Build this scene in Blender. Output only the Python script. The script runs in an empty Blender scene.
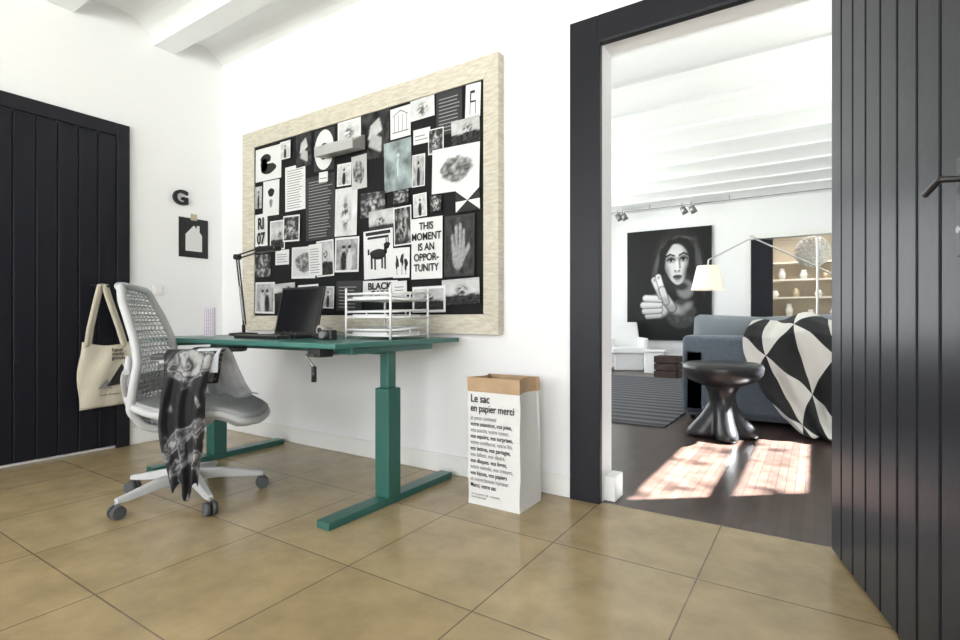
import bpy, bmesh, math, random
from mathutils import Vector, Matrix, noise
random.seed(7)
S=bpy.context.scene
COL=S.collection
try:
    S.view_settings.view_transform='Standard'
except Exception as e: print(e)
pi=math.pi
# ------------------------------------------------------------ materials
MATS={}
def mat(name,c,rough=.6,metal=0,spec=.5,bump=0,bscale=40,var=0,vscale=3,coat=0,emit=0,sheen=0):
    if name in MATS: return MATS[name]
    m=bpy.data.materials.new(name); m.use_nodes=True
    nt=m.node_tree; b=nt.nodes['Principled BSDF']
    b.inputs['Base Color'].default_value=(*c,1)
    b.inputs['Roughness'].default_value=rough; b.inputs['Metallic'].default_value=metal
    b.inputs['Specular IOR Level'].default_value=spec
    b.inputs['Coat Weight'].default_value=coat
    b.inputs['Sheen Weight'].default_value=sheen
    if emit:
        b.inputs['Emission Color'].default_value=(*c,1); b.inputs['Emission Strength'].default_value=emit
    tc=nt.nodes.new('ShaderNodeTexCoord')
    if var:
        n=nt.nodes.new('ShaderNodeTexNoise'); n.inputs['Scale'].default_value=vscale; n.inputs['Detail'].default_value=5
        nt.links.new(tc.outputs['Object'],n.inputs['Vector'])
        r=nt.nodes.new('ShaderNodeValToRGB')
        r.color_ramp.elements[0].position=.3; r.color_ramp.elements[1].position=.7
        r.color_ramp.elements[0].color=(*[max(0,x*(1-var)) for x in c],1)
        r.color_ramp.elements[1].color=(*[min(1,x*(1+var)) for x in c],1)
        nt.links.new(n.outputs['Fac'],r.inputs['Fac']); nt.links.new(r.outputs['Color'],b.inputs['Base Color'])
    if bump:
        n=nt.nodes.new('ShaderNodeTexNoise'); n.inputs['Scale'].default_value=bscale; n.inputs['Detail'].default_value=4
        nt.links.new(tc.outputs['Object'],n.inputs['Vector'])
        bp=nt.nodes.new('ShaderNodeBump'); bp.inputs['Strength'].default_value=bump; bp.inputs['Distance'].default_value=.01
        nt.links.new(n.outputs['Fac'],bp.inputs['Height']); nt.links.new(bp.outputs['Normal'],b.inputs['Normal'])
    MATS[name]=m; return m
def ramp_mat(name,stops,scale=6,rough=.45,detail=4,dist=0,stretch=(1,1,1)):
    m=bpy.data.materials.new(name); m.use_nodes=True; nt=m.node_tree; b=nt.nodes['Principled BSDF']
    tc=nt.nodes.new('ShaderNodeTexCoord'); mp=nt.nodes.new('ShaderNodeMapping'); mp.inputs['Scale'].default_value=stretch
    n=nt.nodes.new('ShaderNodeTexNoise'); n.inputs['Scale'].default_value=scale; n.inputs['Detail'].default_value=detail
    n.inputs['Distortion'].default_value=dist
    r=nt.nodes.new('ShaderNodeValToRGB'); cr=r.color_ramp
    while len(cr.elements)<len(stops): cr.elements.new(.5)
    for e,(p,c) in zip(cr.elements,stops):
        e.position=p; e.color=(*c,1)
    nt.links.new(tc.outputs['Object'],mp.inputs['Vector']); nt.links.new(mp.outputs['Vector'],n.inputs['Vector'])
    nt.links.new(n.outputs['Fac'],r.inputs['Fac']); nt.links.new(r.outputs['Color'],b.inputs['Base Color'])
    b.inputs['Roughness'].default_value=rough
    MATS[name]=m; return m
def brick_mat(name,c1,c2,cm,w,h,off=(0,0,0),mortar=.006,offset=0.0,rough=.3,rot=0,var=.12,vscale=2.5,bias=0,bump=.3,spec=.5,squash=1):
    m=bpy.data.materials.new(name); m.use_nodes=True; nt=m.node_tree; b=nt.nodes['Principled BSDF']
    tc=nt.nodes.new('ShaderNodeTexCoord'); mp=nt.nodes.new('ShaderNodeMapping')
    mp.inputs['Location'].default_value=off; mp.inputs['Rotation'].default_value=(0,0,rot)
    br=nt.nodes.new('ShaderNodeTexBrick'); br.offset=offset; br.squash=squash
    br.inputs['Scale'].default_value=1; br.inputs['Brick Width'].default_value=w; br.inputs['Row Height'].default_value=h
    br.inputs['Mortar Size'].default_value=mortar; br.inputs['Mortar Smooth'].default_value=.2; br.inputs['Bias'].default_value=bias
    br.inputs['Color1'].default_value=(*c1,1); br.inputs['Color2'].default_value=(*c2,1); br.inputs['Mortar'].default_value=(*cm,1)
    nt.links.new(tc.outputs['Object'],mp.inputs['Vector']); nt.links.new(mp.outputs['Vector'],br.inputs['Vector'])
    n=nt.nodes.new('ShaderNodeTexNoise'); n.inputs['Scale'].default_value=vscale; n.inputs['Detail'].default_value=8; n.inputs['Roughness'].default_value=.6
    nt.links.new(tc.outputs['Object'],n.inputs['Vector'])
    r=nt.nodes.new('ShaderNodeValToRGB'); r.color_ramp.elements[0].position=.3; r.color_ramp.elements[1].position=.72
    r.color_ramp.elements[0].color=(1-var,1-var,1-var*1.1,1); r.color_ramp.elements[1].color=(1+var,1+var,1+var,1)
    mx=nt.nodes.new('ShaderNodeMix'); mx.data_type='RGBA'; mx.blend_type='MULTIPLY'; mx.inputs[0].default_value=1
    nt.links.new(n.outputs['Fac'],r.inputs['Fac']); nt.links.new(br.outputs['Color'],mx.inputs[6]); nt.links.new(r.outputs['Color'],mx.inputs[7])
    nt.links.new(mx.outputs[2],b.inputs['Base Color'])
    b.inputs['Roughness'].default_value=rough; b.inputs['Specular IOR Level'].default_value=spec
    bp=nt.nodes.new('ShaderNodeBump'); bp.invert=True; bp.inputs['Strength'].default_value=bump; bp.inputs['Distance'].default_value=.004
    nt.links.new(br.outputs['Fac'],bp.inputs['Height']); nt.links.new(bp.outputs['Normal'],b.inputs['Normal'])
    MATS[name]=m; return m
WALL=mat('wall_plaster',(.86,.86,.87),.8,bump=.08,bscale=60)
CEIL=mat('ceiling_paint',(.85,.86,.875),.8,bump=.1,bscale=30)
TRIM=mat('trim_white',(.84,.84,.82),.5)
DOORM=mat('door_charcoal_paint',(.0125,.013,.018),.3,spec=.17,bump=.04,bscale=25)
CASE=mat('casing_charcoal',(.0125,.013,.018),.4,spec=.25)
BLK=mat('black_plastic',(.012,.012,.013),.4)
BLKM=mat('black_felt',(.010,.010,.011),.85,spec=.3)
TEAL=mat('teal_enamel',(.022,.115,.095),.35,coat=.2)
TEALT=mat('teal_desktop',(.035,.15,.125),.3)
CH=mat('chair_white_plastic',(.50,.51,.52),.4)
CHS=mat('chair_seat_weave',(.40,.41,.42),.8,bump=.3,bscale=200)
CHG=mat('chair_grey_pad',(.07,.075,.08),.6)
ALU=mat('brushed_aluminium',(.6,.6,.6),.35,metal=.9)
STEEL=mat('steel_dark',(.3,.3,.31),.4,metal=.8)
WHT=mat('white_plastic',(.85,.85,.85),.35)
PAP=mat('paper_white',(.70,.70,.70),.7)
INK=mat('ink_black',(.012,.012,.012),.7)
GREYI=mat('ink_grey',(.22,.22,.22),.7)
CANV=mat('tote_canvas',(.62,.57,.46),.9,bump=.3,bscale=150,var=.08,vscale=8)
FRAMEW=ramp_mat('whitewashed_wood',[(.3,(.48,.43,.34)),(.55,(.60,.56,.47)),(.75,(.68,.64,.56))],scale=5,rough=.6,detail=8,stretch=(3,3,18))
KRAFT=mat('kraft_paper',(.48,.33,.20),.8,var=.12,vscale=12)
BAGW=mat('bag_white_paper',(.72,.72,.71),.75,bump=.4,bscale=14)
SOFA=mat('sofa_wool',(.12,.145,.18),.9,bump=.3,bscale=180,var=.12,vscale=30,sheen=.3)
SOFA2=mat('cushion_grey',(.2,.225,.25),.9,bump=.3,bscale=150,sheen=.3)
TILE=brick_mat('floor_tiles',(.355,.268,.147),(.395,.303,.172),(.17,.13,.085),.545,.59,off=(1.98,-.15,0),mortar=.003,rough=.22,var=.19,vscale=5.5)
WOOD=brick_mat('dark_wood_strips',(.040,.024,.019),(.066,.040,.031),(.012,.008,.006),.5,.045,mortar=.0015,offset=.37,rough=.28,rot=pi/2,var=.3,vscale=9)
def vc_mat(name,rough=.5):
    m=bpy.data.materials.new(name); m.use_nodes=True; nt=m.node_tree
    a=nt.nodes.new('ShaderNodeVertexColor'); a.layer_name='Col'
    nt.links.new(a.outputs['Color'],nt.nodes['Principled BSDF'].inputs['Base Color'])
    nt.nodes['Principled BSDF'].inputs['Roughness'].default_value=rough
    nt.nodes['Principled BSDF'].inputs['Specular IOR Level'].default_value=.2
    MATS[name]=m; return m
VCM=vc_mat('printed_monochrome')
# ------------------------------------------------------------ helpers
def link(o,parent=None):
    COL.objects.link(o)
    if parent is not None:
        o.parent=parent
        if not parent.get('local'):
            o.matrix_parent_inverse=Matrix.Translation(-Vector(parent.location))
    return o
def empty(name,loc,rotz=None):
    e=bpy.data.objects.new(name,None); e.location=loc; e.empty_display_size=.1
    if rotz is not None: e.rotation_euler=(0,0,rotz); e['local']=True
    COL.objects.link(e); return e
def mesh(name,vs,fs,m,parent=None,smooth=False,mi=None):
    me=bpy.data.meshes.new(name); me.from_pydata([tuple(v) for v in vs],[],fs)
    ms=m if isinstance(m,(list,tuple)) else [m]
    for x in ms: me.materials.append(x)
    if mi:
        for p,i in zip(me.polygons,mi): p.material_index=i
    if smooth:
        for p in me.polygons: p.use_smooth=True
    me.update()
    o=bpy.data.objects.new(name,me); return link(o,parent)
def bev(o,w,seg=2):
    if w:
        md=o.modifiers.new('bevel','BEVEL'); md.width=w; md.segments=seg; md.limit_method='ANGLE'
    return o
def boxdata(x0,x1,y0,y1,z0,z1):
    v=[(x0,y0,z0),(x1,y0,z0),(x1,y1,z0),(x0,y1,z0),(x0,y0,z1),(x1,y0,z1),(x1,y1,z1),(x0,y1,z1)]
    f=[(0,3,2,1),(4,5,6,7),(0,1,5,4),(1,2,6,5),(2,3,7,6),(3,0,4,7)]
    return v,f
def box(name,x0,x1,y0,y1,z0,z1,m,parent=None,b=0,seg=2,smooth=False):
    v,f=boxdata(x0,x1,y0,y1,z0,z1); return bev(mesh(name,v,f,m,parent,smooth),b,seg)
def boxes(name,L,m,parent=None,b=0):
    V=[];F=[]
    for t in L:
        v,f=boxdata(*t); n=len(V); V+=v; F+=[tuple(i+n for i in q) for q in f]
    return bev(mesh(name,V,F,m,parent),b)
def cyl(name,p0,p1,r0,r1,m,parent=None,n=24,smooth=True):
    p0=Vector(p0);p1=Vector(p1); d=(p1-p0).normalized(); q=d.to_track_quat('Z','Y')
    V=[];F=[]
    for p,r in((p0,r0),(p1,r1)):
        for i in range(n):
            a=2*pi*i/n; V.append(p+q@Vector((r*math.cos(a),r*math.sin(a),0)))
    for i in range(n):
        j=(i+1)%n; F.append((i,j,n+j,n+i))
    F.append(tuple(range(n-1,-1,-1))); F.append(tuple(range(n,2*n)))
    o=mesh(name,V,F,m,parent)
    for p in o.data.polygons[:n]: p.use_smooth=smooth
    return o
def lathe(name,prof,c,m,parent=None,n=40):
    V=[];F=[]
    for r,z in prof:
        for i in range(n):
            a=2*pi*i/n; V.append((c[0]+r*math.cos(a),c[1]+r*math.sin(a),c[2]+z))
    for k in range(len(prof)-1):
        for i in range(n):
            j=(i+1)%n; F.append((k*n+i,k*n+j,(k+1)*n+j,(k+1)*n+i))
    return mesh(name,V,F,m,parent,smooth=True)
def tube(name,pts,r,m,parent=None,radii=None,cyc=False,smooth=True):
    cu=bpy.data.curves.new(name,'CURVE'); cu.dimensions='3D'; cu.bevel_depth=r; cu.bevel_resolution=4; cu.use_fill_caps=True
    if smooth and len(pts)>2:
        s=cu.splines.new('NURBS'); s.points.add(len(pts)-1); s.use_endpoint_u=not cyc; s.order_u=3
    else:
        s=cu.splines.new('POLY'); s.points.add(len(pts)-1)
    for i,p in enumerate(pts):
        s.points[i].co=(*p,1)
        if radii: s.points[i].radius=radii[i]
    s.use_cyclic_u=cyc
    cu.materials.append(m)
    o=bpy.data.objects.new(name,cu); return link(o,parent)
def surf(name,fn,nu,nv,m,parent=None,thick=0,uv=False,sub=0):
    V=[];F=[]
    for j in range(nv+1):
        for i in range(nu+1): V.append(fn(i/nu,j/nv))
    for j in range(nv):
        for i in range(nu):
            a=j*(nu+1)+i; F.append((a,a+1,a+nu+2,a+nu+1))
    o=mesh(name,V,F,m,parent,smooth=True)
    if uv:
        l=o.data.uv_layers.new(name='UVMap')
        for p in o.data.polygons:
            for li in p.loop_indices:
                vi=o.data.loops[li].vertex_index
                l.data[li].uv=((vi%(nu+1))/nu,(vi//(nu+1))/nv)
    if thick:
        s=o.modifiers.new('thick','SOLIDIFY'); s.thickness=thick; s.offset=0
    if sub:
        s=o.modifiers.new('sub','SUBSURF'); s.levels=sub; s.render_levels=sub
    return o
def text(name,body,size,loc,rot,m,parent=None,align='LEFT',ext=.0004,bold=0,sx=1,spacing=1,line=1):
    cu=bpy.data.curves.new(name,'FONT'); cu.body=body; cu.size=size; cu.align_x=align; cu.extrude=ext; cu.offset=bold
    cu.space_line=line; cu.space_character=spacing
    cu.materials.append(m)
    o=bpy.data.objects.new(name,cu); o.location=loc; o.rotation_euler=rot; o.scale=(sx,1,1)
    return link(o,parent)
RB=(pi/2,0,0)      # text on a wall facing -Y
RL=(pi/2,0,pi/2)   # text on a wall facing +X
def sstep(a,b,x):
    t=max(0,min(1,(x-a)/(b-a))); return t*t*(3-2*t)
# printed pictures: grids whose vertices carry the ink tone
class Print:
    def __init__(s): s.V=[];s.F=[];s.C=[]
    def add(s,P,fn,nu,nv):
        n=len(s.V)
        for j in range(nv+1):
            for i in range(nu+1):
                u,v=i/nu,j/nv; s.V.append(P(u,v)); c=fn(u,v)
                if not isinstance(c,tuple): c=max(.006,min(.8,c)); c=(c,c,c*1.01)
                s.C.append(c)
        for j in range(nv):
            for i in range(nu):
                a=n+j*(nu+1)+i; s.F.append((a,a+1,a+nu+2,a+nu+1))
    def build(s,name,parent):
        o=mesh(name,s.V,s.F,VCM,parent)
        ca=o.data.color_attributes.new('Col','FLOAT_COLOR','POINT')
        for i,c in enumerate(s.C): ca.data[i].color=(*c,1)
        return o

# ------------------------------------------------------------ room shell
XL=-4.15; YB=2.46; XR=2.3; YR=-3.2; H=3.3; YF=10.1; XLR=1.3
def wall_holes(name,axis,c0,c1,a0,a1,z0,z1,holes,m):
    """axis 'x': wall thickness c0..c1 in X running along Y; 'y': thickness in Y running along X"""
    L=[];cur=a0
    for (h0,h1,g0,g1) in sorted(holes):
        if h0>cur: L.append((cur,h0,z0,z1))
        if g0>z0: L.append((h0,h1,z0,g0))
        if g1<z1: L.append((h0,h1,g1,z1))
        cur=h1
    if cur<a1: L.append((cur,a1,z0,z1))
    B=[]
    for (p,q,r,s) in L:
        B.append((c0,c1,p,q,r,s) if axis=='x' else (p,q,c0,c1,r,s))
    return boxes(name,B,m)
DO=(-.885,.085,0,2.265)
wall_holes('wall_back','y',YB,YB+.16,XL-.15,XR,0,H,[DO],WALL)
wall_holes('wall_left','x',XL-.15,XL,YR,YB,0,H,[],WALL)
wall_holes('wall_rear','y',YR-.15,YR,XL-.15,XR+.15,0,H,[(-3.6,-.6,.5,2.6),(0,1.9,.5,2.6)],WALL)
wall_holes('wall_right','x',XR,XR+.15,YR,YB+.16,0,H,[],WALL)
box('floor',XL,XR,YR,2.475,-.08,0,TILE)
# living room shell
wall_holes('wall_living_right','x',XLR,XLR+.12,YB+.16,YF,0,H,[(4.25,5.85,1.60,2.64)],WALL)
wall_holes('wall_living_left','x',XL-.15,XL,YB+.16,YF,0,H,[(3.4,9.2,.6,2.6)],WALL)
wall_holes('wall_living_far','y',YF,YF+.15,XL-.15,XLR+.12,0,H,[(-.94,.62,0,2.30)],WALL)
box('floor_living',XL,XLR,2.475,13.2,-.08,0,WOOD)
def ceiling(name,x0,x1,y0,y1,first,step,bw=.17,zb=2.95,zs=3.02,rise=.09):
    cs=[]; c=first
    while c-step>y0: c-=step
    while c<y1:
        if c-bw/2>y0+.05 and c+bw/2<y1-.02: cs.append(c)
        c+=step
    prof=[]
    def arc(a,b):
        for i in range(0,13):
            s=i/12; prof.append((a+(b-a)*s,zs+rise*math.sin(pi*s)**.8 if 0<s<1 else zs))
    prev=y0
    for c in cs:
        arc(prev,c-bw/2); prof.append((c-bw/2+.008,zb)); prof.append((c+bw/2-.008,zb)); prev=c+bw/2
    arc(prev,y1)
    V=[];F=[]
    n=len(prof)
    for x in(x0,x1):
        for y,z in prof: V.append((x,y,z))
        V.append((x,y1,H)); V.append((x,y0,H))
    N=n+2
    for i in range(N):
        j=(i+1)%N; F.append((i,j,N+j,N+i))
    return mesh(name,V,F,CEIL)
ceiling('ceiling',XL,XR,YR,YB,2.0,.65)
ceiling('ceiling_living',XL,XLR,YB+.16,YF,3.25,.66,bw=.14,zb=2.95,zs=2.972,rise=.035)
# baseboards
box('baseboard_back',XL+.015,-1.04,YB-.015,YB,0,.11,TRIM,b=.004)
box('baseboard_left',XL,XL+.015,1.755,YB,0,.11,TRIM,b=.004)
box('baseboard_living_far',XL,-1.03,YF-.015,YF,0,.1,TRIM)
# door opening trim (charcoal casing + white reveal blocks)
boxes('trim_1',[(-1.038,-.893,YB-.025,YB-.001,0,2.39),(-.893,.085,YB-.025,YB-.001,2.26,2.39),(.085,.22,YB-.02,YB-.001,0,2.39),
  (-.898,-.880,YB-.025,YB+.01,0,2.265),(-.885,.085,YB-.02,YB+.02,2.255,2.265)],CASE,b=.004)
boxes('trim_2',[(-.885,-.83,YB+.05,YB+.175,0,.12)],TRIM,b=.003)
# window frames
def winframe(name,axis,c,a0,a1,z0,z1,bars=(),hb=(),w=.05):
    L=[(a0,a0+w,z0,z1),(a1-w,a1,z0,z1),(a0,a1,z0,z0+w),(a0,a1,z1-w,z1)]
    for q in bars: L.append((q-w/2,q+w/2,z0,z1))
    for (q,ww) in hb: L.append((a0,a1,q-ww/2,q+ww/2))
    B=[(c-.03,c+.03,p,q,r,s) if axis=='x' else (p,q,c-.03,c+.03,r,s) for p,q,r,s in L]
    return boxes(name,B,TRIM)
winframe('window_1','x',XLR+.06,4.25,5.85,1.60,2.64,hb=[(2.12,.06)],w=.02)
winframe('window_3','y',YR-.08,-3.6,-.6,.5,2.6,bars=[-2.1])
winframe('window_4','y',YR-.08,0,1.9,.5,2.6,bars=[.95])
winframe('window_5','x',XL-.08,3.4,9.2,.6,2.6,bars=[4.8,6.3,7.8])

# ------------------------------------------------------------ left door (door_1)
d1=empty('door_1',(XL+.02,1.2,0))
pw=.1125; y=.77; XD=XL+.004
for i in range(8):
    box('plank_%d'%i,XD,XD+.024,y+i*pw+.002,y+(i+1)*pw-.002,.02,2.19,DOORM,d1,b=.006)
box('core',XD,XD+.012,.77,1.67,.02,2.19,DOORM,d1)
boxes('casing',[(XD,XD+.03,1.67,1.752,0,2.285),(XD,XD+.03,.69,.77,0,2.285),(XD,XD+.03,.77,1.67,2.195,2.285)],CASE,d1,b=.004)
cyl('handle_rose',(XL+.02,1.60,1.13),(XL+.05,1.60,1.13),.022,.022,BLK,d1)
tube('handle_lever',[(XL+.045,1.60,1.13),(XL+.08,1.60,1.13),(XL+.085,1.585,1.13),(XL+.085,1.49,1.13)],.009,BLK,d1)

# ------------------------------------------------------------ right open door leaf (door_2)
ang=math.atan2(-.970,.241)
d2=empty('door_2',(.052,2.43,0),ang)
pw=.1175
for i in range(8):
    box('plank_%d'%i,i*pw+.002,(i+1)*pw-.002,0,.042,.012,2.255,DOORM,d2,b=.007,seg=3)
box('core',.003,8*pw-.003,.008,.036,.013,2.254,DOORM,d2)
box('handle_plate',.905,.93,-.006,0,1.04,1.26,BLK,d2,b=.003)
tube('handle_lever',[(.918,0,1.212),(.918,-.035,1.214),(.912,-.04,1.214),(.85,-.04,1.195)],.0075,BLK,d2)
cyl('keyhole',(.918,-.009,1.10),(.918,-.005,1.10),.008,.008,STEEL,d2)

# ------------------------------------------------------------ pinboard
pb=empty('pinboard',(-2.6,YB,1.59))
PX0,PX1,PZ0,PZ1=-3.775,-1.436,.82,2.352; FW=.112
box('black_panel',PX0+.05,PX1-.05,2.435,YB-.002,PZ0+.05,PZ1-.05,BLKM,pb)
def frame_piece(name,pts,m=FRAMEW):
    V=[(x,YB-.002,z) for x,z in pts]+[(x,2.40 if k<2 else 2.425,z) for k,(x,z) in enumerate(pts)]
    F=[(3,2,1,0),(4,5,6,7),(0,1,5,4),(1,2,6,5),(2,3,7,6),(3,0,4,7)]
    o=mesh(name,V,F,m,pb); bev(o,.003)
ix0,ix1,iz0,iz1=PX0+FW,PX1-FW,PZ0+FW,PZ1-FW
frame_piece('frame_top',[(PX0,PZ1),(PX1,PZ1),(ix1,iz1),(ix0,iz1)])
frame_piece('frame_bottom',[(PX1,PZ0),(PX0,PZ0),(ix0,iz0),(ix1,iz0)])
frame_piece('frame_left',[(PX0,PZ0),(PX0,PZ1),(ix0,iz1),(ix0,iz0)])
frame_piece('frame_right',[(PX1,PZ1),(PX1,PZ0),(ix1,iz0),(ix1,iz1)])
PG=mat('paper_dark',(.03,.03,.032),.7)
PG2=mat('paper_grey',(.3,.3,.31),.7)
POL={}
PR=Print()
def addpoly(m,pts,y):
    V,F=POL.setdefault(m.name,([],[])); n=len(V)
    V+= [(x,y,z) for x,z in pts]; F.append(tuple(range(n,n+len(pts))))
def N3(u,v,s,o=0): return noise.fractal(Vector((u*s+o*3.7,v*s+o*1.3,o)),.8,2,4)
def ell(u,v,cu,cv,ru,rv,soft=.25,rot=0):
    a,b=u-cu,v-cv
    if rot: a,b=a*math.cos(rot)+b*math.sin(rot),-a*math.sin(rot)+b*math.cos(rot)
    d=math.sqrt((a/ru)**2+(b/rv)**2); return 1-sstep(1-soft,1+soft,d)
def caps(u,v,x0,y0,x1,y1,w,soft=.3):
    dx,dy=x1-x0,y1-y0; t=max(0,min(1,((u-x0)*dx+(v-y0)*dy)/(dx*dx+dy*dy)))
    d=math.hypot(u-x0-t*dx,v-y0-t*dy)/w; return 1-sstep(1-soft,1+soft,d)
def mixv(a,b,t): return a*(1-t)+b*t
def im_land(o):
    hz=random.uniform(.3,.5); tx=random.uniform(.25,.75)
    def f(u,v):
        g=.55-.3*abs(v-.6)+.15*N3(u,v,3,o)
        g=mixv(g,.03+.05*N3(u,v,9,o),1-sstep(hz-.02,hz+.03,v+.05*N3(u,v,4,o)))
        g=mixv(g,.02,ell(u,v,tx,hz+.16,.16,.18,.5)*sstep(-.25,.2,N3(u,v,9,o+1)))
        return g
    return f
def im_fig(o,bg=.35,n=1):
    xs=[.5] if n==1 else [.36,.63]
    def f(u,v):
        g=bg+.2*N3(u,v,4,o)+.1*v
        for k,x in enumerate(xs):
            c=.02 if (o+k)%2 else .55
            g=mixv(g,c+.05*N3(u,v,14,o),ell(u,v,x,.28,.14,.34,.15)); g=mixv(g,.5,ell(u,v,x,.70,.075,.09,.2)); g=mixv(g,.02,ell(u,v,x,.75,.08,.06,.3))
        return g
    return f
def im_dark(o):
    def f(u,v):
        g=.03+.5*max(0,N3(u,v,4,o)); g=mixv(g,.55,ell(u,v,.5,.5,.22,.28,.8)*sstep(-.2,.3,N3(u,v,6,o+2))); return g
    return f
def im_light(o):
    def f(u,v):
        g=.62+.1*N3(u,v,3,o); g=mixv(g,.1,ell(u,v,.5,.45,.2,.3,.5)*sstep(-.15,.15,N3(u,v,7,o+2))); return g
    return f
def im_hands(o):
    def f(u,v):
        g=.03+.05*N3(u,v,5,o)
        for k in range(4):
            t=caps(u,v,.30+.02*k,.46+.075*k,.72-.03*k,.60+.07*k,.042,.35); g=mixv(g,.55-.03*k+.1*N3(u,v,12,o),t)
        for k in range(4):
            t=caps(u,v,.72,.16+.075*k,.32+.03*k,.30+.07*k,.042,.35); g=mixv(g,.42+.1*N3(u,v,12,o),t)
        return g
    return f
def im_hand(o):
    def f(u,v):
        g=.04+.04*N3(u,v,5,o); c=.30+.16*N3(u,v,16,o)
        t=ell(u,v,.46,.30,.22,.22,.12)
        for a,l,b in((.29,.66,.24),(.41,.82,.38),(.53,.85,.53),(.65,.74,.67)): t=max(t,caps(u,v,a,.36,b,l,.05,.25))
        t=max(t,caps(u,v,.58,.22,.86,.48,.055,.25))
        return mixv(g,c,t)
    return f
def im_rock(o,bgc=.68):
    def f(u,v):
        r=1+.25*N3(u,v,2.5,o); g=.12+.45*max(0,.4+N3(u,v,7,o))*.8-.1*(1-v)
        return mixv(bgc,g,ell(u,v,.5,.5,.38*r,.33*r,.06))
    return f
def im_teal(o):
    def f(u,v):
        g=.28+.22*N3(u,v,2.5,o)+.1*v; g=mixv(g,.7,caps(u,v,.5,.3,.52,.62,.02,.4)); g=mixv(g,.6,ell(u,v,.52,.7,.06,.04,.3))
        return (g*.82,g*.98,g*1.0)
    return f
pi_=[0]
def paper(x0,x1,z1,z0,m=PAP,kind=None,im=None):
    pi_[0]+=1; yy=2.4335-pi_[0]*.00045; y2=yy-.00025
    cx,cz=(x0+x1)/2,(z0+z1)/2; w,h=(x1-x0),(z1-z0); rt=random.uniform(-.035,.035)
    def T(u,v):
        a,b=(u-.5)*w,(v-.5)*h
        return (cx+a*math.cos(rt)-b*math.sin(rt),cz+a*math.sin(rt)+b*math.cos(rt))
    def R(a,b,c,d,mm=INK,y=y2): addpoly(mm,[T(a,b),T(c,b),T(c,d),T(a,d)],y)
    def Blob(cu,cv,ru,rv,mm=INK,n=26,amp=.12,y=y2,sd=0):
        P=[]
        for i in range(n):
            a=2*pi*i/n; k=1+amp*math.sin(3*a+sd)+amp*.6*math.sin(5*a+sd*2)
            P.append(T(cu+ru*k*math.cos(a),cv+rv*k*math.sin(a)))
        addpoly(mm,P,y)
    addpoly(m,[T(0,0),T(1,0),T(1,1),T(0,1)],yy)
    if im:
        b=.0 if kind=='full' else .06; bh=b*w/h
        def P(u,v):
            x,z=T(b+(1-2*b)*u,bh+(1-2*bh)*v); return (x,y2,z)
        PR.add(P,im,26,int(26*min(1.6,h/w))+2); return
    if kind=='lines':
        n=int(h/.018)
        for i in range(1,n-1): R(.1,i/n,random.uniform(.7,.92),i/n+.3/n,GREYI)
    elif kind=='dlines':
        n=int(h/.02)
        for i in range(1,n-1): R(.1,i/n,random.uniform(.7,.92),i/n+.25/n,PG2)
    elif kind=='bean':
        Blob(.40,.64,.2,.17,amp=.03); Blob(.5,.36,.3,.17,amp=.04,sd=1); Blob(.34,.48,.14,.2,amp=.03); Blob(.6,.53,.16,.035,PAP,amp=.02,y=y2-.0002)
    elif kind=='fig':
        Blob(.5,.66,.2,.12,amp=.04); Blob(.5,.36,.1,.12,GREYI)
    elif kind=='ring':
        Blob(.5,.5,.48,.48,PAP,amp=0,y=y2-.0001); Blob(.5,.46,.24,.2,INK,amp=0,y=y2-.0002); Blob(.5,.46,.14,.12,PAP,amp=0,y=y2-.0003)
    elif kind=='chair':
        R(.3,.45,.7,.5); R(.3,.45,.38,.8); R(.3,.1,.34,.45); R(.66,.1,.7,.45); R(.3,.72,.62,.8)
    elif kind=='goat':
        R(.08,.9,.92,.97); R(.14,.82,.86,.87)
        Blob(.5,.5,.28,.11,amp=.06); R(.24,.2,.31,.5);R(.36,.18,.42,.45);R(.6,.2,.66,.45);R(.7,.18,.76,.5)
        Blob(.8,.66,.1,.07,amp=.1); R(.7,.5,.8,.66); R(.83,.7,.86,.82); R(.76,.7,.79,.84); R(.14,.5,.2,.62)
    elif kind=='sketch':
        for a in(.2,.4,.6,.8): R(a-.015,.2,a+.015,.75,GREYI)
        addpoly(GREYI,[T(.12,.74),T(.5,.92),T(.88,.74),T(.88,.71),T(.5,.87),T(.12,.71)],y2); R(.1,.18,.9,.22,GREYI)
    elif kind=='tri':
        for a,b in((0,0),(.5,0),(0,.5),(.5,.5)):
            addpoly(INK,[T(a,b),T(a+.5,b),T(a+.5,b+.5)] if (a+b)!=.5 else [T(a,b),T(a+.5,b),T(a,b+.5)],y2)
    elif kind=='tree':
        for a,b in((.25,.5),(.55,.6),(.78,.45)):
            Blob(a,b,.1,.2,INK,amp=.2,sd=a*9); R(a-.015,.1,a+.015,b,INK,y2-.0002)
paper(-3.65,-3.335,2.215,1.964,PAP,'bean')
paper(-3.555,-3.36,1.956,1.69,PAP,'fig')
paper(-3.655,-3.50,1.715,1.44,PAP)
paper(-3.655,-3.57,1.93,1.76,PG,'full',im_fig(3))
paper(-3.287,-3.06,2.024,1.696,PAP,'lines')
paper(-3.467,-3.29,1.645,1.425,PAP,None,im_land(1))
paper(-3.65,-3.41,1.189,.95,PAP,None,im_fig(2,.3,2))
paper(-3.21,-2.95,1.425,1.198,PAP,None,im_rock(4,.6))
paper(-3.40,-3.24,1.42,1.31,PAP,'lines')
paper(-3.65,-3.46,1.40,1.23,PG,'full',im_dark(41))
paper(-3.05,-2.75,1.91,1.46,PG,'dlines')
paper(-3.16,-2.99,2.235,2.0,PG,'full',im_hands(5))
paper(-2.96,-2.755,2.225,1.936,PG,'ring')
paper(-2.72,-2.50,2.235,2.08,PAP,None,im_light(6))
paper(-2.495,-2.255,2.235,1.94,PAP,'full',im_hands(7))
paper(-2.24,-2.075,2.22,2.03,PAP,'sketch')
paper(-2.075,-1.89,2.235,2.11,PAP,'full',im_light(8))
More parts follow.
